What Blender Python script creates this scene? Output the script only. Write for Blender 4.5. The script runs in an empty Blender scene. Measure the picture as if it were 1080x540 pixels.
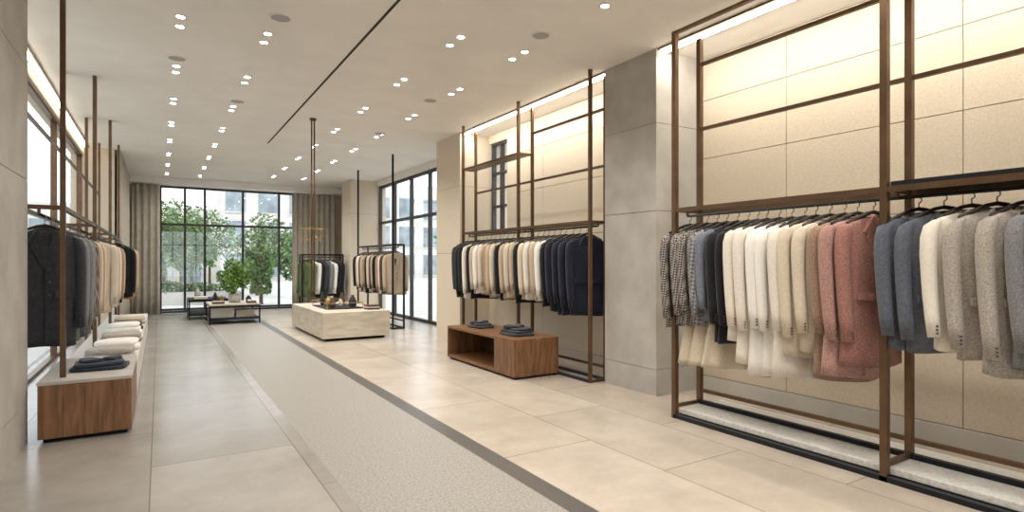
import bpy, math, random
from mathutils import Vector, Matrix
random.seed(7)
R = random.Random(11)
CAMH = 1.45
CEIL = 3.75

# ------------------------------------------------------------------ materials
def srgb(r, g, b):
    def f(c):
        c /= 255.0
        return c/12.92 if c <= .04045 else ((c+.055)/1.055)**2.4
    return (f(r), f(g), f(b), 1)

def new_mat(name):
    m = bpy.data.materials.new(name); m.use_nodes = True
    nt = m.node_tree
    b = nt.nodes['Principled BSDF']
    return m, nt, b

def noise_mat(name, c1, c2, scale=5, rough=.6, bump=.0, bscale=None, metallic=0, stretch=(1,1,1), detail=6, sheen=0, spec=.5, lo=.35, hi=.65, bd=.02):
    m, nt, b = new_mat(name)
    tc = nt.nodes.new('ShaderNodeTexCoord'); mp = nt.nodes.new('ShaderNodeMapping')
    mp.inputs['Scale'].default_value = stretch
    nt.links.new(tc.outputs['Object'], mp.inputs['Vector'])
    n = nt.nodes.new('ShaderNodeTexNoise'); n.inputs['Scale'].default_value = scale; n.inputs['Detail'].default_value = detail
    nt.links.new(mp.outputs[0], n.inputs['Vector'])
    r = nt.nodes.new('ShaderNodeValToRGB')
    r.color_ramp.elements[0].position = lo; r.color_ramp.elements[0].color = c1
    r.color_ramp.elements[1].position = hi; r.color_ramp.elements[1].color = c2
    nt.links.new(n.outputs['Fac'], r.inputs[0]); nt.links.new(r.outputs[0], b.inputs['Base Color'])
    b.inputs['Roughness'].default_value = rough; b.inputs['Metallic'].default_value = metallic
    b.inputs['Specular IOR Level'].default_value = spec
    if sheen: b.inputs['Sheen Weight'].default_value = sheen
    if bump:
        n2 = nt.nodes.new('ShaderNodeTexNoise'); n2.inputs['Scale'].default_value = bscale or scale*4; n2.inputs['Detail'].default_value = 4
        nt.links.new(mp.outputs[0], n2.inputs['Vector'])
        bp = nt.nodes.new('ShaderNodeBump'); bp.inputs['Strength'].default_value = bump; bp.inputs['Distance'].default_value = bd
        nt.links.new(n2.outputs['Fac'], bp.inputs['Height']); nt.links.new(bp.outputs[0], b.inputs['Normal'])
    return m

def emis_mat(name, col, s):
    m, nt, b = new_mat(name)
    b.inputs['Base Color'].default_value = col
    b.inputs['Emission Color'].default_value = col
    b.inputs['Emission Strength'].default_value = s
    return m

def tile_mat(name, c1, c2, mortar, w, h, rough, off=(0,0,0), nscale=1.5):
    m, nt, b = new_mat(name)
    tc = nt.nodes.new('ShaderNodeTexCoord'); mp = nt.nodes.new('ShaderNodeMapping')
    mp.inputs['Location'].default_value = off
    mp.inputs['Rotation'].default_value = (0, 0, math.radians(90))
    nt.links.new(tc.outputs['Object'], mp.inputs['Vector'])
    br = nt.nodes.new('ShaderNodeTexBrick')
    br.inputs['Scale'].default_value = 1; br.inputs['Brick Width'].default_value = w; br.inputs['Row Height'].default_value = h
    br.inputs['Mortar Size'].default_value = .005; br.inputs['Mortar Smooth'].default_value = .3
    br.inputs['Color1'].default_value = c1; br.inputs['Color2'].default_value = c2; br.inputs['Mortar'].default_value = mortar
    nt.links.new(mp.outputs[0], br.inputs['Vector'])
    n = nt.nodes.new('ShaderNodeTexNoise'); n.inputs['Scale'].default_value = nscale; n.inputs['Detail'].default_value = 10; n.inputs['Roughness'].default_value=.7
    nt.links.new(tc.outputs['Object'], n.inputs['Vector'])
    r = nt.nodes.new('ShaderNodeValToRGB')
    r.color_ramp.elements[0].position=.3; r.color_ramp.elements[0].color=(.76,.75,.74,1)
    r.color_ramp.elements[1].position=.7; r.color_ramp.elements[1].color=(1.05,1.05,1.05,1)
    nt.links.new(n.outputs['Fac'], r.inputs[0])
    mx = nt.nodes.new('ShaderNodeMixRGB'); mx.blend_type='MULTIPLY'; mx.inputs[0].default_value=1
    nt.links.new(br.outputs['Color'], mx.inputs[1]); nt.links.new(r.outputs[0], mx.inputs[2])
    nt.links.new(mx.outputs[0], b.inputs['Base Color'])
    b.inputs['Roughness'].default_value = rough
    return m

def speckle_mat(name, c1, c2, scale, rough, lo=.38, hi=.62, bump=0):
    m, nt, b = new_mat(name)
    tc = nt.nodes.new('ShaderNodeTexCoord')
    n = nt.nodes.new('ShaderNodeTexNoise'); n.inputs['Scale'].default_value=scale; n.inputs['Detail'].default_value=5; n.inputs['Roughness'].default_value=.8
    nt.links.new(tc.outputs['Object'], n.inputs['Vector'])
    r = nt.nodes.new('ShaderNodeValToRGB')
    r.color_ramp.elements[0].position=lo; r.color_ramp.elements[0].color=c1
    r.color_ramp.elements[1].position=hi; r.color_ramp.elements[1].color=c2
    nt.links.new(n.outputs['Fac'], r.inputs[0]); nt.links.new(r.outputs[0], b.inputs['Base Color'])
    b.inputs['Roughness'].default_value=rough
    if bump:
        bp = nt.nodes.new('ShaderNodeBump'); bp.inputs['Strength'].default_value=bump; bp.inputs['Distance'].default_value=.01
        nt.links.new(n.outputs['Fac'], bp.inputs['Height']); nt.links.new(bp.outputs[0], b.inputs['Normal'])
    return m

def wood_mat(name, c1, c2, axis='Z'):
    m, nt, b = new_mat(name)
    tc = nt.nodes.new('ShaderNodeTexCoord'); mp = nt.nodes.new('ShaderNodeMapping')
    mp.inputs['Scale'].default_value = (14,14,1.2) if axis=='Z' else (14,1.2,14)
    nt.links.new(tc.outputs['Object'], mp.inputs['Vector'])
    n = nt.nodes.new('ShaderNodeTexNoise'); n.inputs['Scale'].default_value=2.2; n.inputs['Detail'].default_value=9; n.inputs['Distortion'].default_value=.6
    nt.links.new(mp.outputs[0], n.inputs['Vector'])
    r = nt.nodes.new('ShaderNodeValToRGB')
    r.color_ramp.elements[0].position=.3; r.color_ramp.elements[0].color=c1
    r.color_ramp.elements[1].position=.7; r.color_ramp.elements[1].color=c2
    nt.links.new(n.outputs['Fac'], r.inputs[0]); nt.links.new(r.outputs[0], b.inputs['Base Color'])
    b.inputs['Roughness'].default_value=.42
    return m

def check_mat(name, c1, c2, scale):
    m, nt, b = new_mat(name)
    tc = nt.nodes.new('ShaderNodeTexCoord'); mp = nt.nodes.new('ShaderNodeMapping')
    mp.inputs['Rotation'].default_value=(.5,.5,.78)
    nt.links.new(tc.outputs['Object'], mp.inputs['Vector'])
    ck = nt.nodes.new('ShaderNodeTexChecker'); ck.inputs['Scale'].default_value=scale
    ck.inputs['Color1'].default_value=c1; ck.inputs['Color2'].default_value=c2
    nt.links.new(mp.outputs[0], ck.inputs['Vector']); nt.links.new(ck.outputs[0], b.inputs['Base Color'])
    b.inputs['Roughness'].default_value=.9
    return m

def glass_mat(name, fac=.08, tint=(1,1,1,1)):
    m = bpy.data.materials.new(name); m.use_nodes=True; nt=m.node_tree; nt.nodes.clear()
    o=nt.nodes.new('ShaderNodeOutputMaterial'); t=nt.nodes.new('ShaderNodeBsdfTransparent'); g=nt.nodes.new('ShaderNodeBsdfGlossy')
    g.inputs['Roughness'].default_value=.02; t.inputs['Color'].default_value=tint
    mx=nt.nodes.new('ShaderNodeMixShader'); mx.inputs[0].default_value=fac
    nt.links.new(t.outputs[0],mx.inputs[1]); nt.links.new(g.outputs[0],mx.inputs[2]); nt.links.new(mx.outputs[0],o.inputs[0])
    return m

M = {}
M['ceiling'] = noise_mat('ceiling_plaster', srgb(230,226,219), srgb(236,232,225), 2, .9)
M['cream'] = noise_mat('cream_panel', srgb(230,223,212), srgb(238,232,222), 3, .6)
M['seam'] = noise_mat('panel_gap', srgb(128,120,108), srgb(138,130,118), 3, .8)
M['concrete'] = noise_mat('concrete_render', srgb(160,156,149), srgb(186,182,174), 3, .75, .12, 30, detail=10, lo=.25, hi=.75)
M['concrete_joint'] = noise_mat('concrete_joint', srgb(110,106,100), srgb(125,121,114), 4, .9)
M['base'] = noise_mat('baseboard_paint', srgb(192,187,178), srgb(200,195,186), 4, .6)
M['tileL'] = tile_mat('limestone_tile', srgb(166,161,154), srgb(153,148,141), srgb(118,113,106), 1.9, .95, .22, (0,.05,0))
M['tileR'] = tile_mat('beige_tile', srgb(192,181,167), srgb(179,168,154), srgb(136,125,111), 1.6, .82, .27, (.4,.3,0))
M['aggregate'] = speckle_mat('aggregate_stone', srgb(120,116,109), srgb(170,165,157), 60, .40, .38, .62, .18)
M['strip'] = speckle_mat('dark_inlay', srgb(78,74,70), srgb(92,87,82), 60, .35)
M['bronze'] = noise_mat('bronze_metal', srgb(98,76,57), srgb(112,88,66), 6, .38, metallic=.7)
M['black'] = noise_mat('black_metal', srgb(28,26,25), srgb(38,35,33), 6, .4, metallic=.4)
M['darkframe'] = noise_mat('dark_window_frame', srgb(44,44,46), srgb(56,55,56), 6, .45)
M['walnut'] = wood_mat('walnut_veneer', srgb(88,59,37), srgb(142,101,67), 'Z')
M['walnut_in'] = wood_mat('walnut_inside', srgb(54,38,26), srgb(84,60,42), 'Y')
M['greytop'] = noise_mat('grey_top', srgb(168,163,156), srgb(182,177,170), 5, .5)
M['whiteplinth'] = noise_mat('white_plinth', srgb(200,195,188), srgb(210,206,199), 5, .5)
M['travertine'] = noise_mat('travertine', srgb(184,173,155), srgb(206,197,181), 3, .5, .08, 30, stretch=(1,1,4))
M['marble'] = speckle_mat('hammered_stone', srgb(184,182,177), srgb(214,212,206), 40, .35, bump=.15)
M['glass'] = glass_mat('window_glass', .06)
M['curtain'] = noise_mat('linen_curtain', srgb(180,172,159), srgb(194,187,174), 8, .9, .1, 200)
M['led'] = emis_mat('warm_led', (1,.89,.74,1), 10)
M['lamp'] = emis_mat('downlight_lens', (1,.94,.84,1), 25)
M['white'] = noise_mat('white_paint', srgb(225,223,219), srgb(232,230,226), 5, .5)
M['speaker'] = noise_mat('speaker_grille', srgb(160,159,157), srgb(175,174,172), 90, .7)
M['slot'] = noise_mat('slot_black', srgb(30,28,26), srgb(40,38,35), 5, .8)
M['brass'] = noise_mat('brass', srgb(170,140,92), srgb(190,160,110), 5, .3, metallic=.8)
M['leaf'] = noise_mat('leaf_green', srgb(70,108,44), srgb(128,164,74), 14, .6)
M['leafd'] = noise_mat('leaf_dark', srgb(66,96,56), srgb(124,152,94), 3, .7)
M['bark'] = noise_mat('bark', srgb(84,64,46), srgb(108,86,64), 14, .9)
M['pot'] = noise_mat('stone_pot', srgb(178,174,166), srgb(196,192,184), 14, .7)
M['soil'] = noise_mat('soil', srgb(50,38,28), srgb(70,54,40), 30, .95)
M['pave'] = noise_mat('pavement', srgb(196,196,192), srgb(210,210,206), 2, .8)
M['facade'] = noise_mat('facade_stone', srgb(192,190,185), srgb(208,206,200), 1, .8)
M['facglass'] = noise_mat('facade_glass', srgb(110,122,130), srgb(152,164,170), 1, .15)
M['hanger'] = noise_mat('hanger_dark', srgb(34,24,20), srgb(50,36,28), 20, .4)
M['hook'] = noise_mat('hook_steel', srgb(110,104,98), srgb(130,124,118), 20, .3, metallic=.8)
M['lining'] = noise_mat('lining_dark', srgb(52,48,46), srgb(70,65,62), 20, .7)
M['button'] = noise_mat('button_horn', srgb(62,50,42), srgb(84,70,58), 40, .4)

def cloth(n, r, g, b, v=10, sc=60):
    M[n] = noise_mat('cloth_'+n, srgb(max(r-v,0),max(g-v,0),max(b-v,0)), srgb(min(r+v,255),min(g+v,255),min(b+v,255)), sc, .92, .3, 220, sheen=.15, spec=.2, bd=.004)
cloth('ivory',222,214,201,5); cloth('white',230,226,219,4); cloth('cream',206,193,173,6); cloth('beige',184,167,145,7); cloth('camel',160,134,106,8)
cloth('rose',166,128,118,18,110); cloth('brick',152,108,98,16,110); cloth('tan',144,118,100,16,110)
cloth('slate',88,92,102,8); cloth('grey',120,119,120,16,120); cloth('greige',160,152,142,20,120); cloth('bluegrey',112,118,130,8)
cloth('black',26,26,29,4); cloth('navy',28,31,46,4); cloth('charcoal',56,57,61,7); cloth('green',92,106,66,8); cloth('denim',46,52,64,8); cloth('brown',88,68,56,7)
M['hound'] = check_mat('cloth_houndstooth', srgb(50,48,48), srgb(160,152,144), 62)
M['plaid'] = check_mat('cloth_plaid', srgb(92,93,97), srgb(150,147,144), 40)

# ------------------------------------------------------------------ mesh builder
class MB:
    def __init__(s): s.v=[]; s.f=[]; s.m=[]; s.sm=[]; s.names=[]
    def mi(s, n):
        if n not in s.names: s.names.append(n)
        return s.names.index(n)
    def face(s, idx, m, smooth=False):
        s.f.append(idx); s.m.append(s.mi(m)); s.sm.append(smooth)
    def box(s, x0,x1,y0,y1,z0,z1, m):
        b=len(s.v)
        s.v += [(x0,y0,z0),(x1,y0,z0),(x1,y1,z0),(x0,y1,z0),(x0,y0,z1),(x1,y0,z1),(x1,y1,z1),(x0,y1,z1)]
        for q in ((0,3,2,1),(4,5,6,7),(0,1,5,4),(1,2,6,5),(2,3,7,6),(3,0,4,7)):
            s.face([b+i for i in q], m)
    def loft(s, rings, m, cap0=True, cap1=True, smooth=True, capm=None):
        n=len(rings[0]); b=len(s.v)
        for r in rings: s.v += [tuple(p) for p in r]
        for i in range(len(rings)-1):
            for j in range(n):
                k=(j+1)%n
                s.face([b+i*n+j, b+i*n+k, b+(i+1)*n+k, b+(i+1)*n+j], m, smooth)
        if cap0: s.face([b+j for j in range(n)][::-1], capm or m)
        if cap1: s.face([b+(len(rings)-1)*n+j for j in range(n)], capm or m)
    def cyl(s, p0, p1, r0, m, r1=None, seg=12, smooth=True):
        r1 = r0 if r1 is None else r1
        p0=Vector(p0); p1=Vector(p1); d=(p1-p0).normalized()
        a=Vector((0,0,1)) if abs(d.z)<.9 else Vector((1,0,0))
        x=d.cross(a).normalized(); y=d.cross(x)
        rs=[]
        for p,r in ((p0,r0),(p1,r1)):
            rs.append([p+x*(r*math.cos(t))+y*(r*math.sin(t)) for t in [2*math.pi*i/seg for i in range(seg)]])
        s.loft(rs, m, smooth=smooth)
    def lathe(s, c, prof, m, seg=20):
        s.loft([[ (c[0]+r*math.cos(t), c[1]+r*math.sin(t), c[2]+z) for t in [2*math.pi*i/seg for i in range(seg)]] for r,z in prof], m)
    def tube(s, pts, r, m, seg=6):
        for a,b in zip(pts[:-1],pts[1:]): s.cyl(a,b,r,m,seg=seg)
    def torus(s, c, R0, r, m, axis='Z', seg=24, k=6):
        rings=[]
        for i in range(seg+1):
            t=2*math.pi*i/seg
            ring=[]
            for j in range(k):
                a=2*math.pi*j/k
                rr=R0+r*math.cos(a); zz=r*math.sin(a)
                if axis=='Z': p=(c[0]+rr*math.cos(t), c[1]+rr*math.sin(t), c[2]+zz)
                else: p=(c[0]+rr*math.cos(t), c[1]+zz, c[2]+rr*math.sin(t))
                ring.append(p)
            rings.append(ring)
        s.loft(rings, m, False, False)
    def slab(s, cx,cy,z0,w,d,h,m,rot=0,rnd=R, wob=.02):
        prof=[(0,.86),(.12,.97),(.5,1.0),(.86,.97),(1,.84)]
        n=24; rings=[]
        ph=rnd.random()*6
        for zf,sc in prof:
            ring=[]
            for i in range(n):
                t=2*math.pi*i/n
                c,sn=math.cos(t),math.sin(t)
                e=.38
                x=w/2*sc*math.copysign(abs(c)**e,c); y=d/2*sc*math.copysign(abs(sn)**e,sn)
                x*=1+wob*math.sin(3*t+ph); y*=1+wob*math.sin(2*t+ph)
                X=cx+x*math.cos(rot)-y*math.sin(rot); Y=cy+x*math.sin(rot)+y*math.cos(rot)
                ring.append((X,Y,z0+zf*h*(1+.1*math.sin(2*t+ph)*(zf>.5))))
            rings.append(ring)
        s.loft(rings,m)
    def obj(s, name, loc=(0,0,0), rotz=0, parent=None, bevel=0):
        me=bpy.data.meshes.new(name); me.from_pydata(s.v,[],s.f)
        for n in s.names: me.materials.append(M[n])
        me.polygons.foreach_set('material_index', s.m)
        me.polygons.foreach_set('use_smooth', s.sm)
        me.update()
        o=bpy.data.objects.new(name, me); bpy.context.collection.objects.link(o)
        o.location=loc; o.rotation_euler=(0,0,rotz)
        if parent: o.parent=parent
        if bevel:
            bm=o.modifiers.new('bevel','BEVEL'); bm.width=bevel; bm.segments=2; bm.limit_method='ANGLE'
        return o

def empty(name, loc=(0,0,0)):
    o=bpy.data.objects.new(name,None); bpy.context.collection.objects.link(o); o.location=loc; o.empty_display_size=.1
    return o

# ------------------------------------------------------------------ room shell
XR1, XR2, XRW = 5.30, 5.15, 5.35      # right wall planes
XP = 4.55                             # pier face
YB = 18.6; YF = -4.0
mb=MB()
def q(x0,x1,m):
    b=len(mb.v); mb.v += [(x0,YF,0),(x1,YF,0),(x1,YB,0),(x0,YB,0)]; mb.face([b,b+1,b+2,b+3], m)
q(-1.5,1.0,'tileL'); q(1.0,2.02,'aggregate'); q(2.02,2.17,'strip'); q(2.17,5.6,'tileR')
b=len(mb.v)
mb.v += [(-1.5,YF,-.12),(5.6,YF,-.12),(5.6,YB,-.12),(-1.5,YB,-.12)]; mb.face([b+3,b+2,b+1,b],'tileL')
mb.obj('floor')
mb=MB(); mb.box(-1.6,5.7,YF,YB+.2,CEIL,CEIL+.2,'ceiling')
mb.obj('ceiling')
mb=MB(); mb.box(1.777,1.803,-2,11.9,CEIL-.004,CEIL-.0005,'slot'); mb.obj('ceiling_track_slot')

# right bay 1 wall with panels
mb=MB(); mb.box(XR1,XR1+.25,YF,4.39,0,CEIL,'seam'); mb.obj('wall_right')
mb=MB()
ys=[-3.9,-2.6,-1.1,.4,1.9,3.36,4.385]; zs=[.16,1.0,1.85,2.62,3.28,3.745]
for a,bb in zip(ys[:-1],ys[1:]):
    for c,d in zip(zs[:-1],zs[1:]):
        mb.box(XR1-.02,XR1-.0005,a+.003,bb-.003,c+.003,d-.003,'cream')
mb.obj('trim_1', bevel=.002)
mb=MB(); mb.box(XR1-.035,XR1-.001,-3.9,4.385,0.001,.155,'base'); mb.obj('baseboard_right')

def pier(name, x0,x1,y0,y1, joints, mat='concrete', jm='concrete_joint', base=.0):
    mb=MB()
    zz=[0]+joints+[CEIL]
    for i,(a,c) in enumerate(zip(zz[:-1],zz[1:])):
        mb.box(x0,x1,y0,y1,a+(.006 if i else 0),c,mat)
        if i: mb.box(x0+.008,x1-.008,y0+.008,y1-.008,a,a+.006,jm)
    return mb.obj(name)
pier('wall_pier_right', XP,5.56,4.39,5.22,[.28,2.0,2.95])
pier('wall_pier_right', XP,5.56,9.1,10.1,[1.6,2.8],'cream')
pier('wall_pier_right', XP,5.56,15.9,16.8,[1.6,2.8],'cream')
pier('wall_pier_left', -1.55,-.9,3.2,5.94,[.32,2.1,3.0])

# bay 2 wall with window
wy0,wy1,wz0,wz1=8.45,9.08,1.95,3.6
mb=MB()
mb.box(XR2,XR2+.2,5.22,wy0,0,CEIL,'seam'); mb.box(XR2,XR2+.2,wy0,9.1,0,wz0,'cream'); mb.box(XR2,XR2+.2,wy0,9.1,wz1,CEIL,'cream')
mb.obj('wall_right')
mb=MB()
ys=[5.225,6.2,7.35,8.44]; zs=[.16,1.0,1.85,2.62,3.28,3.745]
for a,bb in zip(ys[:-1],ys[1:]):
    for c,d in zip(zs[:-1],zs[1:]):
        mb.box(XR2-.02,XR2-.0005,a+.003,bb-.003,c+.003,d-.003,'cream')
mb.obj('trim_2', bevel=.002)
mb=MB(); mb.box(XR2-.035,XR2-.001,5.225,9.095,0.001,.155,'base'); mb.obj('baseboard_right')

def window_y(name, x, y0,y1,z0,z1, ym, zm, t=.05, fm='darkframe'):
    mb=MB()
    for y in [y0+t/2]+ym+[y1-t/2]: mb.box(x-.04,x+.04,y-t/2,y+t/2,z0,z1,fm)
    for z in [z0+t/2]+zm+[z1-t/2]: mb.box(x-.035,x+.035,y0,y1,z-t/2,z+t/2,fm)
    mb.box(x-.004,x+.004,y0,y1,z0,z1,'glass')
    return mb.obj(name)
def window_x(name, y, x0,x1,z0,z1, xm, zm, t=.06):
    mb=MB()
    for x in [x0+t/2]+xm+[x1-t/2]: mb.box(x-t/2,x+t/2,y-.05,y+.05,z0,z1,'darkframe')
    for z in [z0+t/2]+zm+[z1-t/2]: mb.box(x0,x1,y-.04,y+.04,z-t/2,z+t/2,'darkframe')
    mb.box(x0,x1,y-.004,y+.004,z0,z1,'glass')
    return mb.obj(name)
window_y('window_1', XR2+.08, wy0,wy1-.001,wz0,wz1,[8.76],[2.45,3.05],.04)
window_y('window_2', XRW+.05, 10.1,15.9,0.001,3.6,[11.2,12.35,13.5,14.7],[2.55],.07)
mb=MB(); mb.box(XRW-.05,XRW+.2,10.1,15.9,3.6,CEIL,'ceiling'); mb.obj('wall_header_right')
mb=MB(); mb.box(XRW,XRW+.2,16.8,YB,0,CEIL,'cream'); mb.obj('wall_right')
# back wall
mb=MB()
mb.box(-1.5,0,YB,YB+.2,0,CEIL,'cream'); mb.box(4.5,5.55,YB,YB+.2,0,CEIL,'cream'); mb.box(0,4.5,YB,YB+.2,3.58,CEIL,'ceiling')
mb.obj('wall_back')
mb=MB(); mb.box(-.7,5.3,YB-.5,YB-.001,3.58,CEIL-.001,'ceiling'); mb.obj('trim_bulkhead')
window_x('window_3', YB+.08, 0,4.5,0.001,3.58,[.62,1.12,2.12,3.13,4.1],[2.5,.1],.06)
# left wall: pier end + glazing
mb=MB(); mb.box(-1.5,-.78,14.2,YB,0,CEIL,'cream'); mb.obj('wall_left')
window_y('window_4', -1.36, 5.94,14.2,0.001,3.6,[8.0,11.0],[1.0],.04,'bronze')
mb=MB(); mb.box(-1.5,-1.28,5.94,14.2,3.6,CEIL,'cream'); mb.obj('wall_header_left')
mb=MB(); mb.box(-1.5,-1.3,YF,3.2,0,CEIL,'cream'); mb.obj('wall_left')
# front wall (behind photographer): unseen glazed opening added to let sky light in
mb=MB(); mb.box(-1.5,-.6,YF-.2,YF,0,CEIL,'cream'); mb.box(4.6,5.55,YF-.2,YF,0,CEIL,'cream'); mb.box(-.6,4.6,YF-.2,YF,3.4,CEIL,'cream')
mb.obj('wall_front')
window_x('added_sky_window', YF-.1, -.6,4.6,0.001,3.4,[.7,2.0,3.3],[2.5])

# LED coves
def cove_lamp(parent, x, y0, y1, e, tilt):
    l=bpy.data.lights.new('cove_strip_lamp','AREA'); l.shape='RECTANGLE'; l.size=.04; l.size_y=y1-y0; l.energy=e; l.color=(1,.95,.87)
    o=bpy.data.objects.new('cove_strip_lamp',l); bpy.context.collection.objects.link(o)
    o.location=(x,(y0+y1)/2,CEIL-.05); o.rotation_euler=(0,math.radians(tilt),0); o.parent=parent
mb=MB()
mb.box(4.60,4.66,-2,4.38,CEIL-.045,CEIL-.02,'led'); mb.box(4.56,4.70,-2,4.38,CEIL-.02,CEIL-.001,'bronze')
cv=mb.obj('linear_cove_light'); cove_lamp(cv,4.63,-2,4.36,95,-32)
mb=MB()
mb.box(4.60,4.65,5.23,9.09,CEIL-.045,CEIL-.02,'led'); mb.box(4.57,4.68,5.23,9.09,CEIL-.02,CEIL-.001,'bronze')
cv=mb.obj('linear_cove_light'); cove_lamp(cv,4.625,5.26,9.06,50,-28)
mb=MB()
mb.box(-1.25,-1.21,5.95,14.1,CEIL-.045,CEIL-.02,'led'); mb.box(-1.275,-1.185,5.95,14.1,CEIL-.02,CEIL-.001,'bronze')
mb.obj('linear_cove_light')

# curtains
def curtain(name, p0, p1, z0, z1, amp=.05, wl=.16):
    mb=MB(); p0=Vector(p0); p1=Vector(p1); L=(p1-p0).length; d=(p1-p0)/L; nrm=Vector((-d.y,d.x))
    N=int(L/wl*10); rows=5
    for k in range(rows+1):
        z=z0+(z1-z0)*k/rows
        for i in range(N+1):
            s=L*i/N
            a=amp*(1-.25*k/rows)*math.sin(2*math.pi*s/wl+ .6*math.sin(s*3.1))
            p=p0+d*s+nrm*a
            mb.v.append((p.x,p.y,z))
    for k in range(rows):
        for i in range(N):
            a=k*(N+1)+i; mb.face([a,a+1,a+N+2,a+N+1],'curtain',True)
    o=mb.obj(name); so=o.modifiers.new('thick','SOLIDIFY'); so.thickness=.004
    return o
curtain('curtain',(-.70,14.22),(-.70,18.0),.02,CEIL-.03)
curtain('curtain',(-.62,18.3),(.02,18.3),.02,3.56)
curtain('curtain',(3.45,18.3),(4.75,18.3),.02,3.56)
curtain('curtain',(5.2,16.85),(5.2,18.2),.02,3.56)

# ------------------------------------------------------------------ downlights
mb=MB(); lamps=[]
for x in (.17,.93,2.62,3.4):
    k=-4
    while True:
        yc=5.35+1.58*k+( .95 if x<1 else 0); k+=1
        if yc>17.6: break
        if yc<-3.5: continue
        for dy in (-.13,.13):
            c=(x,yc+dy,CEIL)
            mb.lathe(c,[(.030,-.006),(.052,-.006),(.055,-.001),(.055,-.0005)],'white',18)
            mb.lathe(c,[(.036,-.0075),(.036,-.0065)],'lamp',14)
        lamps.append((x,yc))
dl=mb.obj('recessed_downlights')
for x,y in lamps:
    l=bpy.data.lights.new('downlight_lamp','SPOT'); l.energy=(48 if x<1 else 80); l.color=(1,.95,.885); l.spot_size=math.radians(130); l.spot_blend=.9; l.shadow_soft_size=.08
    o=bpy.data.objects.new('downlight_lamp',l); bpy.context.collection.objects.link(o); o.location=(x,y,CEIL-.03); o.parent=dl
mb=MB()
for x,y in ((.97,5.7),(3.29,4.75),(3.28,7.5),(.17,7.45),(3.35,9.9),(.95,9.0)):
    mb.lathe((x,y,CEIL),[(.09,-.008),(.10,-.008),(.105,-.001),(.105,-.0005)],'white',24)
    mb.lathe((x,y,CEIL),[(.085,-.010),(.085,-.0085)],'speaker',24)
mb.obj('ceiling_speakers')

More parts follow.
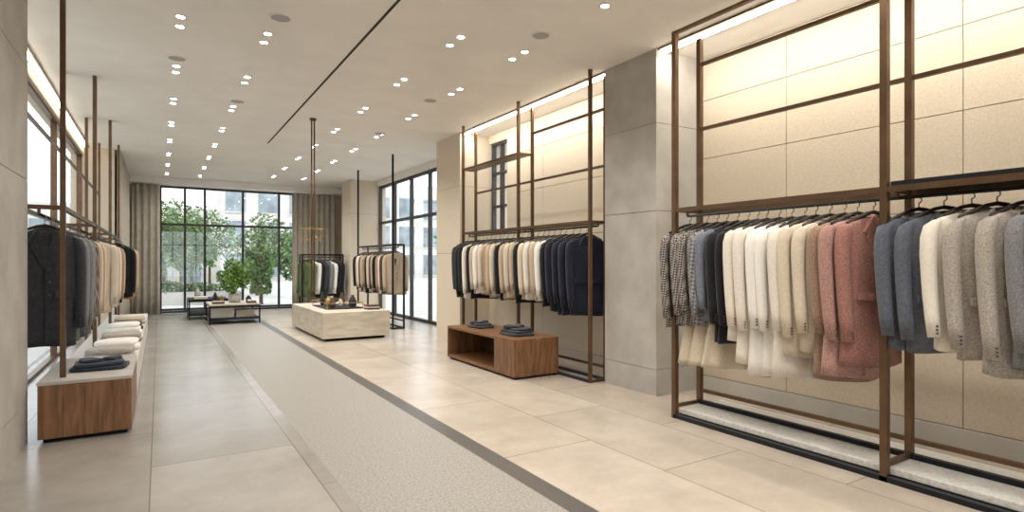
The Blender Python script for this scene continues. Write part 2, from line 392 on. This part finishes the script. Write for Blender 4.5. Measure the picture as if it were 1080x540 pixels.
# ------------------------------------------------------------------ garments
def garment(mat, L=.95, hw=.25, style='jacket', rnd=R, sleeve=.66):
    mb=MB(); n=36; ph=rnd.random()*6.28; ph2=rnd.random()*6.28
    lean=rnd.uniform(-.01,.01)
    # hook
    pts=[(0.0,0,-.075),(0,0,-.03)]
    for i in range(7):
        a=-math.pi/2+ i*math.pi*1.15/6
        pts.append((.018*math.cos(a)+.0,0,-.008+.018*math.sin(a)+.006))
    mb.tube([Vector(p) for p in pts],.004,'hook',5)
    if style=='skirt':
        mb.tube([(-.18,0,-.09),(.18,0,-.09)],.008,'hanger',6)
        z0=-.11; rings=[]
        for k in range(10):
            f=k/9; z=z0-L*f; w=.17+.07*f; dp=.02+.045*f
            ring=[]
            for i in range(n):
                t=2*math.pi*i/n
                fo=1+ .28*f*math.sin(7*t+ph)
                ring.append((w*math.cos(t), dp*math.sin(t)*fo, z))
            rings.append(ring)
        mb.loft(rings,mat,capm='lining'); return mb
    # hanger shoulders
    for s in (-1,1):
        rr=[]
        for x,z,k in ((0,-.060,1.),(.05,-.070,1.6),(.10,-.092,1.6),(.15,-.118,1.),(.2,-.14,.8)):
            rr.append([(s*x, y*k, z+dz) for (y,dz) in ((-.014,0),(-.009,.012),(.009,.012),(.014,0),(.009,-.012),(-.009,-.012))])
        mb.loft(rr,'hanger',smooth=False)
    prof=[(-.104,.066,.034),(-.114,.11,.040),(-.130,.17,.046),(-.15,.208,.050),(-.19,.230,.054),(-.27,.228,.058),(-.38,.218,.060),(-.50,.206,.060)]
    z=-.5; hem=-.09-L; m=8
    flare=.228 if L<1.1 else .242
    for k in range(1,m+1):
        f=k/m; prof.append((z+(hem-z)*f, .206+(flare-.206)*f, .060+.006*f))
    sc=hw/.25; rings=[]
    tot=-hem
    def wid(zz):
        for (a,w1,d1),(b_,w2,d2) in zip(prof[:-1],prof[1:]):
            if b_<=zz<=a:
                f=(a-zz)/(a-b_); return (w1+(w2-w1)*f)*sc, d1+(d2-d1)*f
        return prof[-1][1]*sc, prof[-1][2]
    for (zz,w,dp) in prof:
        f=min(1,max(0,(-zz-.2)/(tot-.2)))
        ring=[]
        for i in range(n):
            t=2*math.pi*i/n
            c,s_=math.cos(t),math.sin(t)
            fo=1+.13*f*math.sin(5*t+ph)+.05*f*math.sin(8*t+ph2+zz*3)
            wob=.004*math.sin(11*zz+ph+3*t)
            ring.append((w*sc*math.copysign(abs(c)**.8,c)+lean*f*3+wob*.5, dp*math.copysign(abs(s_)**.75,s_)*fo+wob, zz+ (.012*math.sin(2*t+ph) if f==1 else 0)))
        rings.append(ring)
    mb.loft(rings,mat,capm='lining')
    # sleeves
    for s in (-1,1):
        e=-.15-sleeve; br=rnd.uniform(-.01,.01)
        pth=[(.195,0,-.150,.026,.036),(.218,0,-.178,.044,.052),(.234,-.002,-.25,.050,.056),(.241,-.006,-.36,.047,.052),(.243,-.014,-.46,.044,.048),(.241,-.026,-.46+(e+.46)*.35,.042,.047),(.237,-.042,-.46+(e+.46)*.7,.040,.044),(.230,-.056,e,.037,.041)]
        rr=[]
        for (x,y,zz,a,b_) in pth:
            rr.append([(s*(x*sc+a*math.cos(t)+br), y+b_*math.sin(t)*(1+.08*math.sin(zz*40+ph)), zz+.006*math.sin(t+ph)) for t in [2*math.pi*i/14 for i in range(14)]])
        if s<0: rr=[r[::-1] for r in rr]
        mb.loft(rr,mat,capm='lining')
        for k in range(3):
            mb.cyl((s*(.230*sc),-.086,e+.03+.022*k),(s*(.230*sc),-.101,e+.03+.022*k),.006,'button',seg=6)
    def sf(x,zz,off=.006):
        w,dp=wid(zz); c=min(.98,abs(x)/w)
        return -dp*(1-c**2.4)**.42*1.02-off
    zb=-.42 if style=='jacket' else -.46
    vv=[(-.055,-.106),(.055,-.106),(.03,-.24),(0,zb),(-.03,-.24)]
    b=len(mb.v); mb.v += [(x,sf(x,zz,.003),zz) for x,zz in vv]; mb.face([b+i for i in (0,4,3,2,1)],'lining')
    for s in (-1,1):
        P=[(.056,-.092),(.090,-.135),(.118,-.205),(.092,-.215),(.104,-.245),(.012,zb),(.0,zb),(.026,-.24),(.042,-.15)]
        b=len(mb.v); k=len(P)
        mb.v += [(s*x,sf(x,zz,.018),zz) for x,zz in P]+[(s*x,sf(x,zz,.0),zz) for x,zz in P]
        def ff(ix): mb.face([b+i for i in (ix if s>0 else ix[::-1])],mat)
        ff([0,8,7,3,2,1]); ff([3,7,6,5,4])
        for i in range(k):
            j=(i+1)%k; ff([i,j,k+j,k+i])
        zp=-.62; x0,x1=.06*sc,.165*sc
        b=len(mb.v); mb.v += [(s*x,sf(x,zz,o_),zz) for (x,zz,o_) in ((x0,zp,.018),(x1,zp+.005,.020),(x1,zp-.05,.024),(x0,zp-.055,.022),(x0,zp,0),(x1,zp+.005,0),(x1,zp-.05,0),(x0,zp-.055,0))]
        for qd in ((0,3,2,1),(0,1,5,4),(1,2,6,5),(2,3,7,6),(3,0,4,7)): mb.face([b+i for i in (qd if s>0 else qd[::-1])],mat)
    kz=8
    b=len(mb.v)
    for i in range(kz+1):
        zz=zb+(hem+.01-zb)*i/kz
        mb.v += [(-.004,-.062*1.22,zz),(.010,-.062*1.22,zz),(.010,-.04,zz),(-.004,-.04,zz)]
    for i in range(kz):
        for j in range(4):
            a=b+i*4+j; c=b+i*4+(j+1)%4
            mb.face([a,c,c+4,a+4],mat)
    for i in range(3):
        zz=zb-.01-i*.11
        mb.cyl((.024,sf(.02,zz,.010),zz),(.024,sf(.02,zz,.020),zz),.011,'button',seg=8)
    rr=[]
    for zz,w,d in ((-.112,.074,.042),(-.088,.064,.040),(-.083,.058,.036),(-.095,.054,.032)):
        rr.append([(w*math.cos(t),d*math.sin(t),zz-(.022 if math.sin(t)<-.3 else 0)) for t in [2*math.pi*i/16 for i in range(16)]])
    mb.loft(rr,mat,False,False)
    return mb

def row(items, x, y0, y1, zr, rot, name='row_of_hanging_garments', axis='Y', jr=.09):
    e=empty(name,(x,(y0+y1)/2,zr) if axis=='Y' else ((y0+y1)/2,x,zr))
    n=len(items)
    for i,it in enumerate(items):
        mat,style,L=it[:3]; hw=it[3] if len(it)>3 else .25
        L+=R.uniform(-.03,.03)
        f=(i+.5)/n; c=y0+(y1-y0)*f
        mb=garment(mat,L,hw,style,R, sleeve=min(.80,L-.15)+R.uniform(-.03,.03))
        rz=rot+R.uniform(-jr,jr)
        if axis=='Y': loc=(x+R.uniform(-.012,.012),c+R.uniform(-.01,.01),zr-.022)
        else: loc=(c,x,zr-.022)
        o=mb.obj(style+'_'+mat, loc, rz); 
        o.parent=e; o.location=Vector(loc)-e.location
    return e

# ------------------------------------------------------------------ racks
def bar(mb,x0,x1,y0,y1,z0,z1,m='bronze'): mb.box(min(x0,x1),max(x0,x1),y0,y1,z0,z1,m)
def rack(xf, xb, ys, top, shelf=1.93, rail=1.88, t=.04, uppers=(), low=.17, base=True, m='bronze', basem='black', backtop=None, zf=0.0, zb=0.0):
    mb=MB(); h=t/2
    for i,y in enumerate(ys):
        for x in (xf,xb):
            z0=(zf[i] if isinstance(zf,(list,tuple)) else zf) if x==xf else zb
            bar(mb,x-h,x+h,y-h,y+h,z0,top if x==xf else (backtop or top),m)
        bar(mb,xf,xb,y-h*.7,y+h*.7,shelf-.02,shelf+.015,m)
        if base: bar(mb,xf,xb,y-h*.7,y+h*.7,zb+.005,zb+.035,m)
    y0,y1=min(ys),max(ys)
    for x in (xf,xb):
        bar(mb,x-h*.8,x+h*.8,y0,y1,shelf-.022,shelf+.016,m)
        if base:
            z0=zb if x==xb else 0
            bar(mb,x-h,x+h,y0,y1,z0,z0+.035,basem)
    if low: bar(mb,xb-h*.7,xb+h*.7,y0,y1,low-.015,low+.015,m)
    for u in uppers: bar(mb,xb-h*.7,xb+h*.7,y0,y1,u-.015,u+.015,m)
    xc=(xf+xb)/2
    mb.cyl((xc,y0,rail),(xc,y1,rail),.012,'black',seg=8)
    for y in ys:
        bar(mb,xc-.01,xc+.01,y-.01,y+.01,rail,shelf,m)
    return mb

# bay 1 rack (near right), continuous run
mb=rack(4.08,4.42,[-1.2,.35,1.9,3.7],3.59,uppers=(2.72,3.34),t=.045,zb=.091,low=.22)
bar(mb,4.06,4.10,-1.2,3.7,3.565,3.59)
mb.box(4.07,4.43,-1.2,1.86,1.947,1.975,'black')
mb.obj('clothing_rack')
mb=MB(); mb.box(4.106,4.72,-1.15,3.68,0.0,.045,'black'); mb.box(4.106,4.72,-1.15,3.68,.045,.09,'marble')
mb.obj('display_plinth', bevel=.004)
g=[('hound','jacket',.93),('hound','jacket',.93),('hound','jacket',.90),('plaid','jacket',.88),('bluegrey','jacket',.85),('black','jacket',1.04),
   ('black','jacket',1.04),('ivory','jacket',.98),('ivory','coat',1.12),('white','coat',1.24),('white','coat',1.24),('ivory','coat',1.22),('cream','jacket',1.06),('cream','jacket',1.0),('tan','coat',1.18),('rose','coat',1.12),('brick','coat',1.04)]
row(g,4.25,3.72,2.0,1.88,math.radians(-30))
e=empty('row_of_hanging_skirts',(4.25,3.3,1.43))
for i,y in enumerate((3.50,3.38,3.24)):
    mb=garment('cream',.40,.25,'skirt'); o=mb.obj('skirt_cream',(0,y-3.3,-.40),math.radians(-42),parent=e)
g=[('slate','jacket',.88),('slate','jacket',.90),('ivory','jacket',.88),('greige','jacket',.92),('greige','coat',.95),('grey','jacket',.90),('grey','coat',.96),('grey','coat',.94),('charcoal','jacket',1.0),('cream','jacket',1.0)]
row(g,4.25,1.84,.45,1.88,math.radians(-42))

# bay 2 rack
mb=rack(4.38,4.62,[5.29,6.89,8.63],CEIL-.002,uppers=(2.62,),t=.038)
for yy in (6.89,8.63):
    bar(mb,4.38,4.62,yy-.013,yy+.013,2.99,3.02)
bar(mb,4.365,4.395,6.89,8.63,2.99,3.02); bar(mb,4.605,4.635,5.29,6.89,3.3,3.33); mb.box(4.39,4.61,6.89,8.63,2.998,3.01,'bronze')
mb.obj('clothing_rack')
g=[('navy','jacket',.96),('navy','jacket',.98),('navy','jacket',.98),('navy','jacket',.96),('black','jacket',.92),('white','jacket',.85),('beige','jacket',.85),('ivory','jacket',.85),('cream','jacket',.85),('black','jacket',.9),('beige','jacket',.85),('cream','jacket',.85),('beige','jacket',.85),
   ('black','jacket',.9),('cream','jacket',.85),('beige','jacket',.85),('camel','jacket',.85),('cream','jacket',.85),('white','jacket',.85),('beige','jacket',.85),('black','jacket',.9),('ivory','jacket',.9),('black','jacket',.9),('black','jacket',.9),('charcoal','jacket',.9)]
row(g,4.5,5.45,8.75,1.88,math.radians(-20))

# rack 3
mb=rack(4.25,4.5,[11.7,14.2],CEIL-.002,t=.036,m='black',shelf=1.82,rail=1.76,backtop=1.83); mb.obj('clothing_rack')
g=[('beige','jacket',.9),('brown','jacket',.9),('ivory','jacket',.9),('camel','jacket',.9),('black','jacket',.9),('beige','jacket',.85),('brown','jacket',.9),('cream','jacket',.9),('black','jacket',.9),('camel','jacket',.9),('beige','jacket',.9),('brown','jacket',.9),('ivory','jacket',.9),('camel','jacket',.9),('black','jacket',.9)]
row(g,4.37,11.8,14.1,1.76,math.radians(-15))
# far transverse rack
mb=MB()
for x in (3.3,4.4):
    for y in (16.15,16.45): mb.box(x-.02,x+.02,y-.02,y+.02,0,1.65,'black')
    mb.box(x-.02,x+.02,16.15,16.45,0,.04,'black')
    mb.box(x-.02,x+.02,16.15,16.45,1.62,1.66,'black')
for y in (16.15,16.45): mb.box(3.3,4.4,y-.02,y+.02,1.62,1.66,'black')
mb.cyl((3.3,16.3,1.58),(4.4,16.3,1.58),.012,'black',seg=8); mb.box(3.29,3.31,16.15,16.45,1.57,1.59,'black'); mb.box(4.39,4.41,16.15,16.45,1.57,1.59,'black')
mb.obj('clothing_rack')
g=[('green','jacket',1.0),('green','jacket',1.0),('white','jacket',.9),('black','jacket',1.0),('charcoal','jacket',1.0),('grey','jacket',.9),('white','jacket',.9),('black','jacket',1.0),('black','jacket',1.0)]
row(g,16.3,3.35,4.35,1.58,math.radians(-60),axis='X')

# left racks
for ya,yb,xb,zf in ((5.98,8.70,-.99,(.49,.40)),(8.76,11.3,-.99,.40),(11.36,13.6,-.99,.40)):
    mb=rack(-.68,xb,[ya,yb],CEIL-.002,uppers=(2.75,),t=.038,base=False,low=0,shelf=1.90,rail=1.84,zf=zf)
    mb.obj('clothing_rack')
g=[('charcoal','jacket',1.0),('grey','jacket',.98),('slate','jacket',1.0),('grey','jacket',.95),('charcoal','jacket',.95),('hound','jacket',1.0),('hound','jacket',.95),('cream','jacket',.9),('beige','jacket',.9),('cream','jacket',.9),('beige','jacket',.9),('camel','jacket',.9),('cream','jacket',.9),('beige','jacket',.9)]
row(g,-.82,6.12,8.6,1.84,math.radians(12))
g=[('cream','jacket',.95),('beige','jacket',.9),('ivory','jacket',.9),('cream','jacket',.9),('beige','jacket',.9),('camel','jacket',.9),('black','jacket',.9),('cream','jacket',.9),('beige','jacket',.9),('cream','jacket',.9)]
row(g,-.74,8.95,11.2,1.84,math.radians(10))
g=[('black','jacket',.9),('camel','jacket',.9),('beige','jacket',.9),('cream','jacket',.9),('beige','jacket',.9),('camel','jacket',.9),('beige','jacket',.9),('black','jacket',.9)]
row(g,-.62,11.5,13.5,1.84,math.radians(8))

# ------------------------------------------------------------------ display benches
def cubby(name, x0,x1,y0,y1,h, solid_to, foot=.03):
    mb=MB(); t=.035
    mb.box(x0+.03,x1-.03,y0+.03,y1-.03,0,foot,'black')
    mb.box(x0,x1,y0,y1,foot,foot+t,'walnut'); mb.box(x0,x1,y0,y1,h-t,h,'walnut')
    mb.box(x0,x1,y0,solid_to,foot+t,h-t,'walnut')
    mb.box(x0,x1,y1-t,y1,foot+t,h-t,'walnut')
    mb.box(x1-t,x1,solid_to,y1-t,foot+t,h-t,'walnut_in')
    return mb.obj(name, bevel=.003)
cubby('walnut_display_bench',3.68,4.345,5.88,7.78,.49,6.38)
mb=MB()
mb.box(-.79,-.23,5.84,7.06,0,.035,'black'); mb.box(-.82,-.20,5.80,7.1,.035,.462,'walnut'); mb.box(-.825,-.195,5.795,7.1,.462,.49,'greytop')
mb.obj('walnut_display_bench', bevel=.003)
mb=MB()
mb.box(-.82,-.22,7.16,13.7,0,.04,'black'); mb.box(-.84,-.20,7.14,13.7,.04,.40,'whiteplinth')
mb.obj('white_display_plinth', bevel=.005)
mb=MB()
for cx,cy,w,mt,n in ((-.45,7.6,.46,'greige',2),(-.43,8.3,.46,'white',2),(-.43,9.1,.46,'greige',2),(-.43,9.9,.44,'white',3),(-.43,10.7,.44,'charcoal',2),(-.43,11.6,.44,'beige',2)):
    for k in range(n): mb.slab(cx,cy,.40+k*.055,w-.03*k,.42-.02*k,.06,mt,R.uniform(-.1,.1),wob=.04)
mb.obj('folded_knitwear')
def folded(name,cx,cy,z,mt,n,w=.42,d=.34):
    mb=MB()
    for k in range(n):
        mb.slab(cx+R.uniform(-.02,.02),cy+R.uniform(-.02,.02),z+k*.032,w-.05*k,d-.03*k,.036,mt,R.uniform(-.15,.15),wob=.05)
    mb.slab(cx-.07,cy,z+n*.032,w*.35,d*.5,.03,mt,.5,wob=.08)
    mb.slab(cx+.08,cy+.04,z+n*.030,w*.3,d*.4,.035,mt,-.4,wob=.1)
    return mb.obj(name)
folded('folded_jeans',-.45,6.3,.49,'denim',2)
folded('folded_trousers',4.0,6.35,.49,'charcoal',3,.36,.46)
folded('folded_trousers',4.0,7.3,.49,'charcoal',2,.3,.36)

# central travertine plinth
PH=.52
mb=MB()
mb.box(2.58,3.68,10.58,13.22,0,.05,'black')
mb.box(2.5,3.76,10.5,13.3,.05,PH,'travertine')
mb.obj('travertine_display_plinth', bevel=.006)
mb=MB()
mb.box(2.75,3.45,11.2,12.4,PH,PH+.02,'black')
for x in (2.75,3.45):
    for y in (11.2,12.4): mb.cyl((x,y,PH),(x,y,PH+.12),.008,'brass',seg=6)
mb.tube([(2.75,11.2,PH+.12),(3.45,11.2,PH+.12),(3.45,12.4,PH+.12),(2.75,12.4,PH+.12),(2.75,11.2,PH+.12)],.007,'brass')
mb.obj('brass_display_tray')
def vessel(name,x,y,z,r,h,m):
    mb=MB(); mb.lathe((x,y,z),[(r*.6,0),(r*.95,h*.15),(r,h*.45),(r*.6,h*.8),(r*.35,h*.88),(r*.45,h)],m,16); return mb.obj(name)
for i,(x,y,r,h,m) in enumerate(((2.9,11.4,.07,.2,'brown'),(3.1,11.55,.06,.16,'pot'),(3.3,11.4,.08,.24,'charcoal'),(2.95,11.9,.07,.2,'brass'),(3.25,12.0,.06,.26,'brown'),(3.1,12.25,.07,.18,'pot'),(2.9,12.2,.05,.28,'charcoal'))):
    vessel('decorative_vase',x,y,PH+.021,r,h,m)
mb=MB()
for k in range(3): mb.box(3.42,3.66,10.8,11.05,PH+.001+.03*k,PH+.028+.03*k,('charcoal','beige','brown')[k])
mb.obj('stack_of_books')

# suspended brass frame pendant
mb=MB()
mb.cyl((2.07,9.42,.86),(2.07,9.42,CEIL),.012,'bronze',seg=8); mb.cyl((2.13,9.50,.86),(2.13,9.50,CEIL),.012,'bronze',seg=8)
mb.cyl((2.10,9.46,CEIL-.03),(2.10,9.46,CEIL-.001),.05,'bronze',seg=20)
mb.box(2.05,2.15,9.40,9.52,.85,.875,'bronze')
for i in range(12):
    a=2*math.pi*i/12; rr=.10+.11*(i%3)/2
    x=2.10+rr*math.cos(a); y=9.46+rr*math.sin(a); z=1.80+.06*((i*5)%4)/3
    mb.torus((x,y,z),.03,.003,'brass','Y' if i%2 else 'Z',16,5)
    mb.cyl((x,y,z+.03),(x,y,1.98),.0015,'brass',seg=4)
mb.torus((2.10,9.46,1.98),.21,.003,'brass'); mb.torus((2.10,9.46,1.98),.10,.003,'brass')
mb.cyl((1.89,9.46,1.98),(2.31,9.46,1.98),.003,'brass',seg=6)
mb.obj('brass_pendant')

# coffee tables
def low_table(name,x0,x1,y0,y1,h,topm):
    mb=MB(); t=.03
    for x in (x0,x1-t):
        for y in (y0,y1-t): mb.box(x,x+t,y,y+t,0,h,'black')
    for z in (.10,h-t):
        mb.box(x0,x1,y0,y0+t,z,z+t,'black'); mb.box(x0,x1,y1-t,y1,z,z+t,'black'); mb.box(x0,x0+t,y0,y1,z,z+t,'black'); mb.box(x1-t,x1,y0,y1,z,z+t,'black')
    mb.box(x0,x1,y0,y1,h,h+.035,topm); mb.box(x0+t,x1-t,y0+t,y1-t,.12,.14,'black')
    return mb.obj(name)
low_table('coffee_table',.97,2.05,14.7,15.9,.43,'travertine')
low_table('coffee_table',.62,1.5,16.2,17.3,.47,'black')
mb=MB(); mb.box(1.02,1.5,14.9,15.5,.141,.36,'whiteplinth'); mb.box(1.55,1.95,14.9,15.3,.141,.30,'travertine'); mb.obj('storage_boxes')
mb=MB(); mb.box(1.05,1.3,14.85,15.1,.466,.50,'charcoal'); mb.box(1.07,1.28,14.87,15.08,.501,.53,'beige'); mb.box(1.78,1.98,14.8,15.1,.466,.51,'brown'); mb.box(1.8,1.96,14.82,15.05,.511,.54,'ivory'); mb.box(.75,1.05,16.4,16.7,.506,.56,'ivory'); mb.box(1.15,1.4,16.6,16.9,.506,.54,'grey'); mb.obj('stack_of_books')
vessel('decorative_vase',1.15,15.5,.466,.06,.24,'charcoal'); vessel('decorative_vase',1.3,15.65,.466,.05,.16,'brass'); vessel('decorative_vase',.85,17.0,.506,.07,.26,'pot'); vessel('decorative_vase',1.9,15.6,.466,.07,.14,'charcoal')

def leaves(mb, c, rx,ry,rz, n, s, m, shape='ball', rnd=R):
    for i in range(n):
        while True:
            p=Vector((rnd.uniform(-1,1),rnd.uniform(-1,1),rnd.uniform(-1,1)))
            if shape=='ball':
                if .2<p.length<.78+.22*math.sin(5*p.x+4*p.z+3*p.y): break
            else:
                r=math.hypot(p.x,p.y); w=(1-(p.z+1)/2)**.6*.95+.05
                if w*.4<r<w: break
        P=Vector((c[0]+p.x*rx,c[1]+p.y*ry,c[2]+p.z*rz))
        a=Vector((rnd.uniform(-1,1),rnd.uniform(-1,1),rnd.uniform(-1,1))).normalized(); b_=a.cross(Vector((rnd.uniform(-1,1),rnd.uniform(-1,1),rnd.uniform(-1,1)))).normalized()
        ss=s*rnd.uniform(.7,1.3); k=len(mb.v)
        mb.v += [tuple(P-a*ss),tuple(P+b_*ss*.45),tuple(P+a*ss),tuple(P-b_*ss*.45)]
        mb.face([k,k+1,k+2,k+3],m)
mb=MB(); tx,ty=1.56,15.3
mb.lathe((tx,ty,.467),[(.10,0),(.13,.03),(.145,.12),(.135,.19),(.145,.20),(.13,.20),(.12,.19)],'pot',24)
mb.lathe((tx,ty,.467),[(.125,.175),(.125,.185)],'soil',20)
mb.tube([(tx,ty,.64),(tx+.02,ty,.85),(tx-.01,ty+.02,1.05)],.016,'bark')
for a in range(6):
    mb.cyl((tx,ty,.85),(tx+.2*math.cos(a),ty+.2*math.sin(a),1.12+.04*a),.008,'bark',seg=5)
leaves(mb,(tx,ty,1.10),.40,.40,.46,1300,.05,'leaf')
mb.obj('potted_tree')

# ------------------------------------------------------------------ exterior
mb=MB(); mb.box(-40,40,YB+.25,60,-.3,-.05,'pave'); mb.box(5.6,40,-30,YB+.25,-.3,-.05,'pave'); mb.box(-40,-1.6,-30,YB+.25,-.3,-.05,'pave'); mb.box(-1.6,5.6,-30,YF-.2,-.3,-.05,'pave')
mb.obj('ground_plaza')
def facade_y(name,y,x0,x1,h,dx,dz):
    mb=MB(); mb.box(x0,x1,y,y+4,-.05,h,'facade')
    x=x0+.6
    while x+dx*.6<x1:
        z=.3
        while z+dz*.7<h: mb.box(x,x+dx*.6,y-.06,y-.0,z,z+dz*.72,'facglass'); mb.box(x-.08,x+dx*.6+.08,y-.1,y-.061,z-.08,z,'facade'); z+=dz
        x+=dx
    return mb.obj(name)
def facade_x(name,x,y0,y1,h,dx,dz,sgn=1):
    mb=MB(); mb.box(min(x,x+4*sgn),max(x,x+4*sgn),y0,y1,-.05,h,'facade')
    y=y0+.6
    while y+dx*.6<y1:
        z=.3
        while z+dz*.7<h: mb.box(x-.06,x+.06,y,y+dx*.6,z,z+dz*.72,'facglass'); z+=dz
        y+=dx
    return mb.obj(name)
facade_y('office_building',36,-14,3.0,4.4,1.6,1.9); facade_y('office_building',46,3.5,22,8,2.2,2.4)
facade_x('office_building',15,2,26,6.0,2.2,2.6); facade_x('office_building',-9,6,34,4.2,2,2.2,-1)
def tree(name,x,y,h,r,shape,n=1400,s=.13):
    mb=MB(); mb.cyl((x,y,-.05),(x,y,h*.6),.07,'bark',.04,8)
    z0=.12*h if shape=='cone' else .22*h
    for k in range(5):
        a=k*1.3; mb.cyl((x,y,h*.4),(x+r*.5*math.cos(a),y+r*.5*math.sin(a),h*(.6+.05*k)),.03,'bark',.012,6)
    leaves(mb,(x,y,(z0+h)/2),r,r,(h-z0)/2,n,s,'leafd',shape); return mb.obj(name)
tree('cypress_tree',3.05,21.7,2.75,.36,'cone',1300,.08)
for x,y,h,r in ((.15,25.5,3.9,1.1),(1.2,28.5,3.6,1.2),(-1.4,24.5,3.6,1.2),(2.2,33,4.4,1.7),(5.0,33,4.2,1.6),(3.7,27.5,2.2,.8),(4.8,25,2.8,.9),(.9,32,4.6,1.6)):
    tree('street_tree',x,y,h,r,'ball',1200,.12)
tree('street_tree',11,17,4.4,1.5,'ball',1200); tree('street_tree',11.5,22,4.4,1.6,'ball',1200); tree('street_tree',9.5,13,2.4,1.0,'ball',900); tree('street_tree',-5,12,3.4,1.3,'ball',900); tree('street_tree',-5,17,3.6,1.4,'ball',900)
mb=MB(); mb.box(-2,2.6,22.6,23.1,-.05,.4,'facade'); leaves(mb,(.3,22.85,.55),2.4,.30,.28,1800,.07,'leafd'); mb.obj('planter_hedge')

# ------------------------------------------------------------------ world & sun
w=bpy.data.worlds.new('overcast_sky'); bpy.context.scene.world=w; w.use_nodes=True
bg=w.node_tree.nodes['Background']; bg.inputs[0].default_value=(.88,.94,1,1); bg.inputs[1].default_value=2.3
s=bpy.data.lights.new('sun','SUN'); s.energy=1.0; s.angle=math.radians(20); s.color=(1,.96,.9)
so=bpy.data.objects.new('sun',s); bpy.context.collection.objects.link(so); so.rotation_euler=(math.radians(50),0,math.radians(25)); so.location=(0,30,20)

# ------------------------------------------------------------------ camera
cam=bpy.data.cameras.new('camera'); co=bpy.data.objects.new('camera',cam); bpy.context.collection.objects.link(co)
cam.sensor_width=36; cam.lens=20; cam.shift_y=6/1080; cam.clip_start=.05; cam.clip_end=200
co.location=(0,0,CAMH); co.rotation_euler=(math.radians(90),0,-math.atan(.62))
sc=bpy.context.scene; sc.camera=co
sc.view_settings.view_transform='Standard'
sc.view_settings.exposure=0.08
